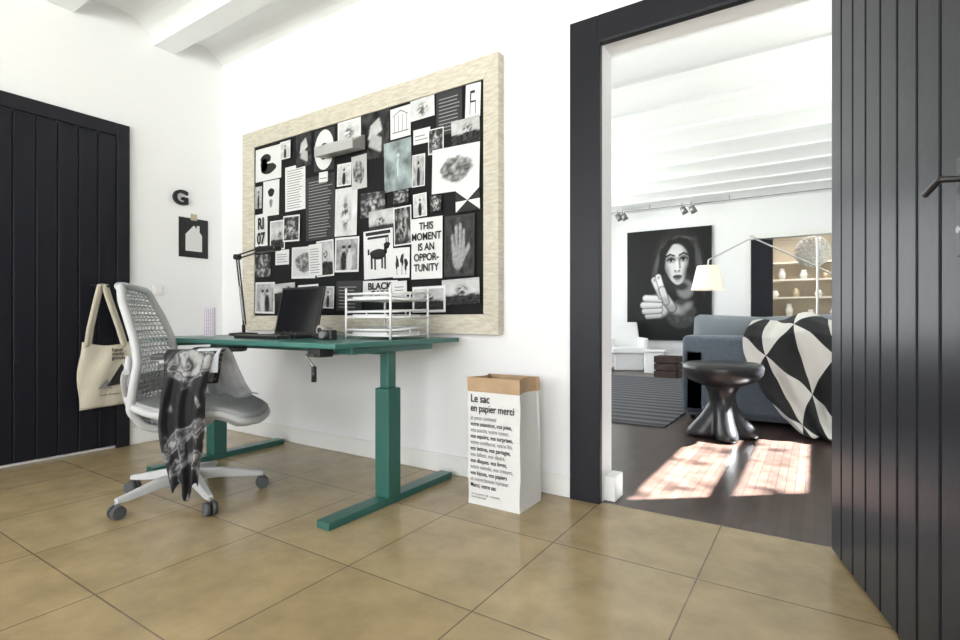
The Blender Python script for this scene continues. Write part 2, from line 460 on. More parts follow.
paper(-1.875,-1.69,2.23,1.98,PG,'dlines')
paper(-1.667,-1.565,2.23,2.04,PAP,'chair')
paper(-1.765,-1.57,2.045,1.90,PAP,'full',im_land(9))
paper(-2.29,-2.065,2.016,1.706,PG,'full',im_teal(10))
paper(-2.06,-1.96,1.90,1.705,PAP,None,im_fig(11))
paper(-2.05,-1.92,2.05,1.96,PAP,'lines')
paper(-1.935,-1.82,2.03,1.88,PAP,None,im_dark(12))
paper(-1.905,-1.57,1.90,1.64,PAP,None,im_rock(13,.7))
paper(-2.74,-2.53,1.784,1.463,PAP,'full',im_light(14))
paper(-2.72,-2.585,1.95,1.80,PAP,None,im_fig(15,.5))
paper(-2.58,-2.44,1.98,1.76,PAP,'full',im_rock(16,.5))
paper(-2.495,-2.28,1.72,1.56,PG,'full',im_dark(17))
paper(-2.42,-2.20,1.60,1.45,PAP,'full',im_land(18))
paper(-2.74,-2.51,1.453,1.22,PAP,None,im_fig(19,.25,2))
paper(-2.925,-2.75,1.45,1.20,PAP,None,im_land(20))
paper(-2.465,-2.21,1.475,1.165,PAP,'goat')
paper(-2.205,-2.06,1.60,1.36,PAP,None,im_dark(21))
paper(-2.21,-2.075,1.346,1.16,PAP,'tree')
paper(-2.06,-1.825,1.51,1.145,PAP)
paper(-1.81,-1.60,1.50,1.15,PG,None,im_hand(22))
paper(-1.73,-1.565,1.64,1.515,PAP,'tri')
paper(-2.045,-1.94,1.66,1.52,PAP,None,im_fig(23,.5))
paper(-2.47,-2.17,1.15,1.028,PAP)
paper(-2.72,-2.48,1.16,.96,PG,'dlines')
paper(-1.825,-1.565,1.135,.99,PAP,'full',im_land(24))
paper(-2.05,-1.80,1.10,.945,PAP,None,im_land(25))
paper(-3.118,-2.9,1.15,.97,PAP,None,im_dark(26))
paper(-3.287,-3.10,1.66,1.47,PAP,None,im_dark(27))
paper(-3.39,-3.15,1.17,1.04,PAP,'full',im_land(28))
paper(-3.0,-2.86,1.43,1.21,PAP,'lines')
paper(-2.86,-2.74,1.13,.98,PAP,None,im_fig(29))
paper(-1.91,-1.83,1.63,1.54,PG,'full',im_dark(33))
paper(-2.2,-2.08,1.70,1.62,PG,'full',im_dark(34))
paper(-3.32,-3.20,2.21,2.08,PAP,None,im_fig(35,.5))
paper(-2.89,-2.80,1.92,1.85,PAP,'lines')
paper(-2.20,-2.09,1.14,1.04,PAP,'lines')
for mn,(V,F) in POL.items():
    mesh('pinned_'+mn,V,F,MATS[mn],pb)
PR.build('pinned_photographs',pb)
text('print_text_moment','THIS\nMOMENT\nIS AN\nOPPOR-\nTUNITY',.062,(-1.943,2.412,1.440),RB,INK,pb,'CENTER',bold=.0012,line=1.0,sx=.85)
text('print_text_ri','RI\n07',.12,(-3.577,2.427,1.60),RB,INK,pb,'CENTER',bold=.004,line=.95,sx=.8)
text('print_text_cats','BLACK\nCATS',.06,(-2.32,2.411,1.095),RB,INK,pb,'CENTER',bold=.002,line=.85,sx=1.1)
# little silver box shelf hung on the board
ws=empty('wall_shelf',(-2.62,2.4,2.04))
V=[(-2.80,2.407,2.0),(-2.44,2.407,2.0),(-2.44,2.30,1.985),(-2.80,2.30,1.985),(-2.80,2.407,2.10),(-2.44,2.407,2.10),(-2.44,2.30,2.03),(-2.80,2.30,2.03)]
_,f=boxdata(0,1,0,1,0,1)
o=mesh('tray',V,[tuple(q) for q in f],mat('brushed_grey',(.33,.32,.30),.4,metal=.5),ws); bev(o,.004)
box('tray_lip',-2.80,-2.44,2.296,2.302,1.985,2.05,ALU,ws)

# ------------------------------------------------------------ left wall bits
text('wall_letter_g','G',.155,(XL+.013,2.055,1.80),RL,BLK,None,'LEFT',ext=.012,bold=.0045,sx=1.05)
hp=empty('house_print',(XL+.002,2.22,1.55))
box('card',XL+.002,XL+.006,2.105,2.335,1.395,1.705,BLK,hp)
mesh('house_shape',[(XL+.0075,yy,zz) for yy,zz in((2.155,1.445),(2.285,1.445),(2.285,1.575),(2.265,1.60),(2.265,1.65),(2.243,1.65),(2.243,1.625),(2.22,1.65),(2.155,1.575))],[tuple(range(9))],PAP,hp)
box('tape',XL+.006,XL+.008,2.195,2.245,1.69,1.74,mat('tape_beige',(.5,.42,.3),.6),hp)
sw=empty('light_switch',(XL+.001,1.955,1.12))
box('plate',XL+.001,XL+.01,1.915,1.995,1.085,1.165,WHT,sw,b=.004); box('rocker',XL+.009,XL+.015,1.93,1.98,1.10,1.15,WHT,sw,b=.003)

# ------------------------------------------------------------ tote bag
tb=empty('tote_bag',(XL+.1,1.58,.5))
def tote(side):
    def fn(u,v):
        w=.17+.006*math.sin(v*3); yy=1.60+(u-.5)*2*w*(.90+.10*min(1,v*3)) + .006*math.sin(v*9)
        zz=.755-.445*v-.03*math.sin(u*pi)*(1-v)+.015*(u-.5)*v
        bul=.032*math.sin(pi*u)**.6*math.sin(pi*min(1,.15+v*.8))+.008*math.sin(u*14+v*6)*(1-v*.5)
        return (XL+.08+side*bul,yy,zz)
    return fn
surf('front_panel',tote(1),30,22,CANV,tb,thick=.003)
surf('back_panel',tote(-.7),24,18,CANV,tb,thick=.003)
for k,(x,s) in enumerate([(XL+.10,-.012),(XL+.072,.012)]):
    def fs(u,v,x=x,s=s):
        a=v
        P=[(-.09,.72),(-.075,.85),(-.035,1.05),(-.012,1.142),(.012,1.142),(.035,1.05),(.095,.85),(.13,.72)]
        t=a*(len(P)-1); i=min(int(t),len(P)-2); f=t-i
        yy=P[i][0]*(1-f)+P[i+1][0]*f; zz=P[i][1]*(1-f)+P[i+1][1]*f
        return (x+.004*math.sin(a*8),1.565+yy+s+(u-.5)*.03,zz+(u-.5)*.006)
    surf('strap_%d'%k,fs,2,42,CANV,tb,thick=.003)
mesh('tote_print_triangle',[(XL+.128,1.57,.45),(XL+.128,1.73,.47),(XL+.128,1.66,.60)],[(0,1,2)],INK,tb)
mesh('tote_print_shape',[(XL+.128,1.52,.44),(XL+.128,1.60,.435),(XL+.128,1.575,.50)],[(0,1,2)],GREYI,tb)
text('tote_print_text','hand\nmade\ngoods',.034,(XL+.128,1.60,.685),RL,INK,tb,line=.8,bold=.0006)
text('tote_print_caption','studio & atelier',.02,(XL+.128,1.53,.39),RL,INK,tb)

# ------------------------------------------------------------ desk
dk=empty('desk',(-2.5,1.95,0))
o=box('desktop',-3.36,-1.70,1.50,2.41,.775,.80,TEALT,dk,b=.006,seg=3)
for nm,x in(('right',-1.775),('left',-3.28)):
    box('foot_'+nm,x-.04,x+.04,1.50,2.39,.0,.035,TEAL,dk,b=.004)
    box('lower_post_'+nm,x-.045,x+.045,1.86,1.95,.035,.566,TEAL,dk,b=.005)
    box('upper_post_'+nm,x-.028,x+.028,1.877,1.933,.566,.745,TEAL,dk,b=.004)
    box('gusset_'+nm,x-.05,x+.05,1.62,2.2,.745,.776,TEAL,dk,b=.004)
box('cross_beam',-3.28,-1.775,1.87,1.94,.73,.775,TEAL,dk,b=.004)
tube('crank_rod',[(-1.86,1.88,.745),(-1.86,1.50,.745),(-1.86,1.47,.745)],.007,STEEL,dk,smooth=False)
box('crank_gear',-1.90,-1.82,1.52,1.60,.735,.775,BLK,dk,b=.004)
tube('crank_arm',[(-1.86,1.475,.745),(-1.80,1.475,.70)],.006,STEEL,dk)
cyl('crank_knob',(-1.80,1.475,.70),(-1.80,1.475,.635),.011,.011,BLK,dk)

# desk lamp
dl=empty('desk_lamp',(-3.13,2.0,.8))
lathe('base',[(0,0),(.085,0),(.09,.006),(.085,.016),(.02,.02),(0,.02)],(-3.13,2.0,.80),BLK,dl)
cyl('stem',(-3.13,2.0,.81),(-3.13,2.0,.87),.011,.011,BLK,dl)
for k,dx in enumerate((-.012,.012)):
    tube('lower_arm_%d'%k,[(-3.12+dx,2.0,.87),(-3.20+dx,2.0,1.315+dx*.3)],.005,BLK,dl)
    tube('upper_arm_%d'%k,[(-3.20,2.0,1.315+dx),(-2.93,1.99,1.345+dx)],.005,BLK,dl)
cyl('elbow',(-3.20,1.98,1.315),(-3.20,2.02,1.315),.018,.018,BLK,dl)
o=box('head',-2.96,-2.76,1.96,2.02,1.325,1.36,BLK,dl,b=.012,seg=3)
cyl('head_joint',(-2.93,1.975,1.35),(-2.93,2.01,1.35),.016,.016,BLK,dl)
tube('spring',[(-3.125,2.0,.90),(-3.17,2.0,1.12)],.008,STEEL,dl)

# laptop
lp=empty('laptop',(-2.52,1.8,.8))
box('base',-2.71,-2.33,1.67,1.93,.80,.818,BLK,lp,b=.005)
box('keyboard',-2.69,-2.35,1.76,1.91,.818,.820,mat('keys',(.03,.03,.03),.5),lp)
th=math.radians(12)
def lid(x0,x1,a0,a1,d0,d1):
    vs=[]
    for z in(a0,a1):
        for (x,d) in((x0,d0),(x1,d0),(x1,d1),(x0,d1)):
            vs.append((x,1.93+d*math.cos(th)+z*math.sin(th),.815+z*math.cos(th)-d*math.sin(th)))
    return vs
_,f=boxdata(0,1,0,1,0,1)
bev(mesh('lid',lid(-2.71,-2.33,0,.285,-.004,.008),f,BLK,lp),.003)
mesh('screen',lid(-2.695,-2.345,.015,.27,-.0055,-.004),f,mat('screen_glass',(.01,.01,.012),.12),lp)

# acrylic grid calendar
cal=empty('desk_calendar',(-3.09,1.75,.8))
ACR=mat('acrylic_pinkish',(.70,.63,.72),.2)
box('panel',-3.145,-3.035,1.745,1.757,.80,.975,ACR,cal,b=.002)
L=[]
for i in range(5): L.append((-3.135+i*.022,-3.134+i*.022,1.7435,1.745,.81,.965))
for i in range(8): L.append((-3.14,-3.04,1.7435,1.745,.812+i*.021,.813+i*.021))
boxes('grid_lines',L,GREYI,cal)

# letter tray, three tiers
lt=empty('letter_tray',(-1.96,2.1,.8))
x0,x1,y0,y1=-2.12,-1.80,1.95,2.25
for k in range(3):
    z=.815+k*.095
    box('tier_%d_sheet'%k,x0+.004,x1-.004,y0+.004,y1-.004,z,z+.004,WHT,lt)
    for zz in(z+.004,z+.045):
        L=[(x0,y0,zz+(0 if zz==z+.004 else -.012)),(x1,y0,zz+(0 if zz==z+.004 else -.012)),(x1,y1,zz),(x0,y1,zz)]
        tube('tier_%d_rail'%k,L,.006,WHT,lt,cyc=True,smooth=False)
    for (a,b_) in((x0,y0),(x1,y0),(x1,y1),(x0,y1),((x0+x1)/2,y1),(x0,(y0+y1)/2),(x1,(y0+y1)/2)):
        cyl('tier_%d_stud'%k,(a,b_,z),(a,b_,z+.045 if b_!=y0 else z+.035),.004,.004,WHT,lt,n=8)
    box('tier_%d_papers'%k,x0+.03,x1-.04,y0+.02,y1-.02,z+.004,z+.02,PAP,lt)
for a,b_ in((x0,y0),(x1,y0),(x1,y1),(x0,y1)):
    cyl('corner_post',(a,b_,.80),(a,b_,1.07),.006,.006,WHT,lt,n=10)

# tape dispenser + stationery
td=empty('tape_dispenser',(-2.2,1.85,.8))
box('body',-2.25,-2.14,1.83,1.88,.80,.83,BLK,td,b=.008)
cyl('roll',(-2.20,1.84,.845),(-2.20,1.87,.845),.03,.03,mat('tape_clear',(.35,.33,.28),.3),td)
cyl('core',(-2.20,1.835,.845),(-2.20,1.875,.845),.014,.014,BLK,td)
box('cutter',-2.155,-2.14,1.835,1.875,.83,.86,STEEL,td,b=.002)
pc=empty('compact_camera',(-2.06,1.78,.8))
box('body',-2.11,-2.02,1.76,1.80,.80,.85,BLK,pc,b=.006); cyl('lens',(-2.065,1.76,.825),(-2.065,1.735,.825),.02,.018,STEEL,pc)
gl=empty('eyeglasses',(-2.25,1.68,.8))
for k,x in enumerate((-2.28,-2.22)):
    tube('rim_%d'%k,[(x+.024*math.cos(a),1.68,.822+.02*math.sin(a)) for a in [2*pi*i/12 for i in range(12)]],.0022,BLK,gl,cyc=True)
tube('bridge',[(-2.256,1.68,.826),(-2.244,1.68,.826)],.002,BLK,gl)
tube('temple_0',[(-2.304,1.68,.825),(-2.304,1.80,.825),(-2.30,1.82,.803)],.002,BLK,gl)
tube('temple_1',[(-2.196,1.68,.825),(-2.196,1.80,.825),(-2.20,1.82,.803)],.002,BLK,gl)

# ------------------------------------------------------------ paper bag
bg=empty('paper_bag',(-1.29,2.22,0))
def bagring(z,t):
    hx=.145; hy=.11
    P=[]
    cx,cy=-1.292,2.225
    n=8
    def nz(p): return .006*noise.noise(Vector(p)*9)
    for i in range(n): P.append((-hx+2*hx*i/n,-hy))
    for i in range(n):
        s=i/n; P.append((hx-.035*t*math.sin(pi*s),-hy+2*hy*s))
    for i in range(n): P.append((hx-2*hx*i/n,hy-.03*t))
    for i in range(n):
        s=i/n; P.append((-hx+.035*t*math.sin(pi*s),hy-.03*t-2*hy*s+.03*t*s))
    return [(cx+x+nz((x,y,z)),cy+y+ (nz((x+5,y,z)) if y>-hy+.001 else .15*nz((x+5,y,z))),z) for x,y in P]
V=[];F=[];MI=[]
zs=[0,.05,.1,.15,.2,.25,.3,.35,.4,.45,.5,.545,.55,.585,.62]
for z in zs: V+=bagring(z,z/.62)
for k in range(len(zs)-1):
    for i in range(32):
        j=(i+1)%32; F.append((k*32+i,k*32+j,(k+1)*32+j,(k+1)*32+i)); MI.append(1 if zs[k]>=.55 else 0)
F.append(tuple(range(31,-1,-1))); MI.append(0)
o=mesh('bag_body',V,F,[BAGW,KRAFT],bg,mi=MI)
s=o.modifiers.new('t','SOLIDIFY'); s.thickness=.003; s.offset=-1
V=[];F=[]
for z in(.555,.62):
    r=bagring(z,z/.62)
    V+=[(-1.292+(x+1.292)*1.02,2.225+(yy-2.225)*1.04,z) for x,yy,z in r]
for i in range(32):
    j=(i+1)%32; F.append((i,j,32+j,32+i))
o=mesh('folded_rim',V,F,KRAFT,bg); s=o.modifiers.new('t','SOLIDIFY'); s.thickness=.003
TY=2.1095
text('bag_title_a','Le sac',.055,(-1.42,TY,.50),RB,INK,bg,bold=.0006,sx=.8)
text('bag_title_b','en papier merci',.050,(-1.42,TY,.455),RB,INK,bg,bold=.0006,sx=.77)
body=["je peux contenir","votre attention, vos joies,","vos soucis, votre coeur,","vos espoirs, vos surprises,","votre confiance, votre foi,","vos lettres, vos partages,","vos billets, vos désirs,","vos disques, vos livres,","votre monde, vos trésors,","vos bijoux, vos papiers","et votre bonne humeur.","Merci, votre sac"]
for i,l in enumerate(body):
    text('bag_line_%d'%i,l,.0295,(-1.42,TY,.414-i*.0298),RB,INK if i%2 else GREYI,bg,sx=.76,bold=.0003 if i%2 else 0)
text('bag_small','sac en papier kraft - recyclable',.013,(-1.415,TY,.05),RB,GREYI,bg)
text('bag_small_b','merci beaucoup',.013,(-1.415,TY,.035),RB,GREYI,bg)

# ------------------------------------------------------------ office chair
ch=empty('office_chair',(-2.67,1.41,0),math.radians(45))
cyl('hub',(0,0,.085),(0,0,.15),.045,.038,CH,ch)
cyl('gas_cylinder',(0,0,.14),(0,0,.38),.026,.022,STEEL,ch)
cyl('gas_sleeve',(0,0,.14),(0,0,.27),.033,.03,CH,ch)
for k in range(5):
    a=math.radians(-131+72*k); d=Vector((math.cos(a),math.sin(a),0)); p=Vector((-d.y,d.x,0))
    V=[]
    for r,w,zb,zt in((.02,.028,.095,.150),(.15,.026,.088,.135),(.30,.02,.072,.102),(.345,.016,.072,.094)):
        c=d*r
        V+=[c-p*w+Vector((0,0,zb)),c+p*w+Vector((0,0,zb)),c+p*w*.7+Vector((0,0,zt)),c-p*w*.7+Vector((0,0,zt))]
    F=[]
    for q in range(3):
        for i in range(4):
            j=(i+1)%4; F.append((q*4+i,q*4+j,q*4+4+j,q*4+4+i))
    F+=[(3,2,1,0),(12,13,14,15)]
    bev(mesh('base_leg_%d'%k,V,F,CH,ch),.006,3)
    c=d*.34
    cyl('caster_stem_%d'%k,(c.x,c.y,.05),(c.x,c.y,.085),.008,.008,STEEL,ch,n=12)
    for s_ in(-1,1):
        b0=c+p*(.006*s_); b1=c+p*(.028*s_)
        cyl('caster_wheel_%d'%k,(b0.x,b0.y,.033),(b1.x,b1.y,.033),.033,.029,CHG,ch,n=20)
box('tilt_mechanism',-.16,.10,-.07,.07,.36,.425,CH,ch,b=.02,seg=3)
box('tilt_housing',-.10,.06,-.10,.10,.335,.39,STEEL,ch,b=.015)
def seatf(u,v):
    y=(v-.5)*.52; x=-.18+.53*u
    w=1-.12*(2*abs(u-.5))**3
    z=.475+.018*(2*abs(v-.5))**2-.015*math.sin(pi*u)-(.06*max(0,(u-.72)/.28)**2)+.03*max(0,(.18-u)/.18)
    return (x+ (0 if u<.5 else -.05*(2*abs(v-.5))**4),y*w,z)
surf('seat_pad',seatf,20,20,CHS,ch,thick=.026)
pts=[seatf(i/12,0) for i in range(13)]+[seatf(1,i/10) for i in range(1,10)]+[seatf(1-i/12,1) for i in range(13)]+[seatf(0,1-i/10) for i in range(1,10)]
tube('seat_rim',[(x,y_,z-.018) for x,y_,z in pts],.019,CH,ch,cyc=True)
def rimf(u,v):
    x,y,z=seatf(u,v); return (x*.9,y*.9,z-.04-.015*math.sin(pi*u)*math.sin(pi*v))
surf('seat_shell',rimf,20,20,CH,ch,thick=.016)
BP=[(-.10,.365),(-.19,.395),(-.235,.48),(-.215,.60),(-.20,.70),(-.215,.80),(-.25,.90),(-.285,.99),(-.305,1.07)]
BWd=[.12,.18,.23,.245,.24,.23,.21,.185,.15]
def interp(L,t):
    t=max(0,min(.9999,t))*(len(L)-1); i=int(t); f=t-i; f=f*f*(3-2*f)*.3+f*.7
    a,b=L[i],L[i+1]
    if isinstance(a,tuple): return tuple(p*(1-f)+q*f for p,q in zip(a,b))
    return a*(1-f)+b*f
def backf(u,v,o=0):
    x,z=interp(BP,v); w=interp(BWd,v); s=(u-.5)*2
    return (x+.055*s*s-o, s*w, z-.02*s*s*(v>.8)*(v-.8)*5)
V=[];F=[];NU,NV=16,38
for j in range(NV+1):
    for i in range(NU+1):
        u=i/NU+(.5/NU if j%2 and 0<i<NU else 0); V.append(backf(min(u,1),j/NV))
for j in range(NV):
    for i in range(NU):
        a=j*(NU+1)+i; F.append((a,a+1,a+NU+2,a+NU+1))
o=mesh('back_mesh',V,F,CH,ch,smooth=True)
wmod=o.modifiers.new('lattice','WIREFRAME'); wmod.thickness=.011; wmod.use_even_offset=False
pts=[backf(0,i/20) for i in range(21)]+[backf(i/8,1) for i in range(1,8)]+[backf(1,1-i/20) for i in range(21)]+[backf(1-i/8,0) for i in range(1,8)]
tube('back_rim',pts,.018,CH,ch,cyc=True)
surf('lumbar_band',lambda u,v:backf(u,.30+.12*v,.012),16,6,CH,ch,thick=.008)
tube('spine',[(-.10,0,.385),(-.22,0,.40),(-.285,0,.50),(-.285,0,.62),(-.275,0,.72)],.024,CH,ch,radii=[1.2,1.1,.9,.8,.6])
for s_ in(-1,1):
    tube('spine_wing',[(-.285,0,.52),(-.27,s_*.10,.60),(-.20,s_*.22,.66)],.014,CH,ch)
    tube('arm_post',[(-.05,s_*.12,.40),(-.03,s_*.26,.40),(-.01,s_*.295,.46),(.02,s_*.29,.60),(.05,s_*.285,.71)],.019,CH,ch,radii=[1.2,1.3,1.2,1,.9])
    bev(box('arm_pad',-.065,.205,s_*.285-.045,s_*.285+.045,.722,.748,CHG,ch),.018,4)
    box('arm_pad_base',-.03,.13,s_*.285-.03,s_*.285+.03,.705,.724,CH,ch,b=.004)
# clothes draped over the near arm
CR=Matrix.Translation((-2.67,1.41,0))@Matrix.Rotation(math.radians(45),4,'Z')
JK=ramp_mat('jacket_print',[(.44,(.012,.012,.014)),(.52,(.03,.03,.034)),(.57,(.28,.28,.29)),(.61,(.04,.04,.045)),(.68,(.38,.38,.38))],scale=6,rough=.8,detail=4,dist=1.2)
def jac(u,v):
    path=[(-.235,.60),(-.232,.745),(-.25,.762),(-.32,.764),(-.342,.745),(-.355,.60),(-.36,.45),(-.355,.30),(-.35,.13)]
    yy,zz=interp(path,v)
    w=.17+.03*math.sin(v*5) if v<.6 else .18-.18*(v-.6)
    c=.10+.02*math.sin(v*6)
    d=max(0,v-.42)
    fold=.028*math.sin(u*17+v*4)*min(1,d*4)
    x=c+(u-.5)*w*1.1+.012*math.sin(v*14+u*3)*min(1,d*3)
    if v>.9: zz+=.04*math.sin(u*9)
    return CR@Vector((x,yy-abs(fold)*.6+.6*fold*(v>.5),zz))
surf('jacket',jac,26,50,JK,None,thick=.006,sub=1)
SH=mat('shirt_grey',(.46,.48,.52),.85,var=.25,vscale=9)
def shi(u,v):
    path=[(-.335,.66),(-.337,.745),(-.32,.768),(-.25,.768),(-.225,.735),(-.19,.66),(-.13,.58),(-.07,.522),(-.01,.512)]
    yy,zz=interp(path,v); c=.17+.05*v
    fold=.022*math.sin(u*13+v*3)+.010*math.sin(u*29)
    k=max(0,v-.35)*1.6
    x=c+(u-.5)*(.10+.12*k)
    z=zz+.012*math.sin(u*7)*k+.5*fold*k
    return CR@Vector((x,yy-fold*k*.8,max(z,.505)))
surf('shirt',shi,24,36,SH,None,thick=.006,sub=1)

# ============================================================ living room
YP=YF-.045
cv=empty('portrait_canvas',(-2.31,YF-.02,1.55))
CX0,CX1,CZ0,CZ1=-3.08,-1.56,.52,2.60
box('canvas',CX0,CX1,YP,YF-.005,CZ0,CZ1,INK,cv)
def port(u,v):
    # painting coordinates: x 0..85, y 0..110 downwards
    x=u*85; y=(1-v)*110
    g=.012
    hr=ell(x,y,52,32,23,32,.25)
    g+= hr*.012
    for cx,cy,rx,ry,r in((32,34,2.2,16,.25),(35,26,1.4,13,.45),(73,36,2.2,18,-.15),(76,44,1.2,16,-.1),(60,10,7,1.6,.2),(46,12,6,1.4,-.5)):
        g=mixv(g,.10,ell(x,y,cx,cy,rx,ry,.9,r)*.8)
    g=mixv(g,.22,ell(x,y,60,60,8,9,.3)); g=mixv(g,.03,ell(x,y,56,57,7,4,.5))
    fx=51.5+.06*(y-33); rx=13.2*(1-.30*max(0,(y-36)/22)); d=math.sqrt(((x-fx)/rx)**2+((y-34)/(21.5 if y>34 else 19))**2)
    face=1-sstep(.93,1.04,d)
    tone=.66-.36*sstep(.35,1.0,((x-fx)/rx))-.26*sstep(.5,1.0,-(x-fx)/rx)-.12*sstep(.5,1,d)
    tone-= .24*ell(x,y,61,43,3.5,8,.8,.3)+.16*ell(x,y,43.5,42,2.5,7,.8,-.2)
    for ex,ey in((45.8,31),(58.2,30.3)):
        tone=mixv(tone,.10,ell(x,y,ex,ey-.8,5.0,3.3,.6)); tone=mixv(tone,.5,ell(x,y,ex,ey+.3,2.9,1.0,.4)); tone=mixv(tone,.01,ell(x,y,ex+.1,ey+.1,1.45,1.45,.25))
        tone=mixv(tone,.01,caps(x,y,ex-3.6,ey+.2,ex+.2,ey-1.5,.65,.4)); tone=mixv(tone,.01,caps(x,y,ex+.2,ey-1.5,ex+3.8,ey-.2,.65,.4))
    tone=mixv(tone,.02,caps(x,y,41,27.3,45,25.3,.95,.5)); tone=mixv(tone,.02,caps(x,y,45,25.3,49.3,26.7,.8,.5))
    tone=mixv(tone,.02,caps(x,y,54.3,26.3,58.5,24.3,.8,.5)); tone=mixv(tone,.02,caps(x,y,58.5,24.3,63,26.4,.9,.5))
    tone=mixv(tone,.20,caps(x,y,54,30,54.8,38.5,1.0,.8)); tone=mixv(tone,.78,ell(x,y,52.2,37,1.3,5,.8))
    tone=mixv(tone,.05,ell(x,y,50.2,41.6,1.1,.7,.4)); tone=mixv(tone,.05,ell(x,y,54.2,41.5,1.2,.7,.4)); tone=mixv(tone,.3,caps(x,y,49.5,42.8,54.5,42.8,.6,.7))
    tone=mixv(tone,.07,ell(x,y,52.4,47.0,4.4,1.6,.3)); tone=mixv(tone,.12,ell(x,y,52.4,49.0,3.6,1.7,.4)); tone=mixv(tone,.01,caps(x,y,48.2,47.8,56.6,47.7,.4,.4))
    tone=mixv(tone,.32,ell(x,y,52.6,51.7,2.6,.8,.7))
    g=mixv(g,tone,face)
    for p in((36,44,38,22,3.4),(38,24,45,13.5,3.4),(45,13,54,12,2.4),(66,44,66.5,22,3.0),(66,22,61,14,2.8),(61,13,54,11,2.4)):
        g=mixv(g,.012,caps(x,y,*p,.35))
    sl=ell(x,y,56,84,15,14,.12); g=mixv(g,.05+.10*max(0,N3(x/20,y/20,2,3)),sl); g=mixv(g,.40,ell(x,y,50,79,8,4,.8,.4)); g=mixv(g,.24,ell(x,y,61,77,6,3,.8,-.6))
    def part(g,x0,y0,x1,y1,w,c):
        g=mixv(g,.02,caps(x,y,x0,y0,x1,y1,w*1.25,.2)); return mixv(g,c-.24*sstep(0,1,((y-(y0+y1)/2)/w+.4)/1.6),caps(x,y,x0,y0,x1,y1,w,.3))
    # two-handed grip with the index fingers extended
    g=mixv(g,.02,ell(x,y,31,76,14,13,.15)); g=mixv(g,.5,ell(x,y,33,76,11,11,.25))
    g=part(g,40,68,47,78,4.0,.55)
    g=part(g,34,85,22,86,2.8,.55); g=part(g,34,80,19,81,3.0,.62); g=part(g,34,74.5,17.5,75,3.1,.68); g=part(g,35,69,20,68,3.1,.72)
    g=part(g,36,66,29,50,2.9,.70); g=part(g,38,64,33,47,2.7,.76); g=part(g,41,72,37,60,3.0,.62)
    g=mixv(g,.35,ell(x,y,29.2,50,1.6,1.8,.4)); g=mixv(g,.4,ell(x,y,33.2,47.6,1.5,1.7,.4))
    return g
pp=Print(); pp.add(lambda u,v:(CX0+u*(CX1-CX0),YP-.002,CZ0+v*(CZ1-CZ0)),port,150,190); pp.build('portrait_print',cv)
# far doorway and adjoining room
boxes('trim_3',[(-1.02,-.94,YF-.03,YF-.001,0,2.38),(-.94,.62,YF-.03,YF-.001,2.30,2.38),(.62,.70,YF-.03,YF-.001,0,2.38)],TRIM)
box('door_3',-.93,-.60,YF-.06,YF-.02,.01,2.28,DOORM,b=.005)
BE=mat('cabinet_oak',(.55,.46,.34),.5,var=.1,vscale=6)
SHW=mat('shelf_cream',(.82,.78,.70),.6)
box('wall_pantry_back',-2.6,1.6,13.0,13.1,0,H,mat('pantry_wall',(.60,.53,.43),.8))
box('wall_pantry_left',-2.7,-2.6,YF+.15,13.1,0,H,WALL)
box('wall_pantry_right',1.6,1.7,YF+.15,13.1,0,H,WALL)
box('ceiling_pantry',-2.7,1.7,YF+.15,13.1,2.9,3.0,CEIL)
sh=empty('shelf_unit',(0,12.8,0))
L=[(-1.0,-.96,12.6,12.98,0,2.1),(.9,.94,12.6,12.98,0,2.1)]
for z in(.5,.95,1.35,1.72,2.08): L.append((-1.0,.94,12.6,12.98,z,z+.035))
boxes('shelves',L,SHW,sh)
for i in range(14):
    x=-.85+i*.13; z=[.985,1.385,1.755][i%3]; h=random.uniform(.12,.26)
    lathe('crockery_%d'%i,[(0,0),(.05,0),(.075,h*.5),(.045,h*.85),(.05,h),(0,h*.98)],(x,12.75,z),WHT if i%4 else BE,sh,n=20)
bp_=empty('woven_pendant_lamp',(.0,11.2,2.1))
me=bpy.data.meshes.new('ball'); bm=bmesh.new(); bmesh.ops.create_icosphere(bm,subdivisions=3,radius=.26,matrix=Matrix.Translation((-.04,11.2,2.14))); bm.to_mesh(me); bm.free()
me.materials.append(mat('rattan',(.88,.86,.80),.6)); o=bpy.data.objects.new('ball',me); link(o,bp_)
w=o.modifiers.new('w','WIREFRAME'); w.thickness=.055
tube('cord',[(-.04,11.2,2.38),(-.04,11.2,2.9)],.005,WHT,bp_)
# ceiling spots on a rail
sp=empty('track_spotlights',(-1.9,9.55,2.93))
tube('rail',[(-3.6,9.5,2.90),(1.1,9.5,2.90)],.008,STEEL,sp)
for i,x in enumerate((-3.1,-3.0,-1.95,-1.80)):
    cyl('spot_%d'%i,(x,9.5,2.87),(x+.05,9.55,2.76),.045,.055,STEEL,sp)
    cyl('spot_stem_%d'%i,(x,9.5,2.945),(x,9.5,2.86),.008,.008,STEEL,sp,n=10)
for i,x in enumerate((-3.5,-2.5,-1.2,.9)):
    cyl('rail_post_%d'%i,(x,9.5,2.90),(x,9.5,2.98),.006,.006,STEEL,sp,n=8)

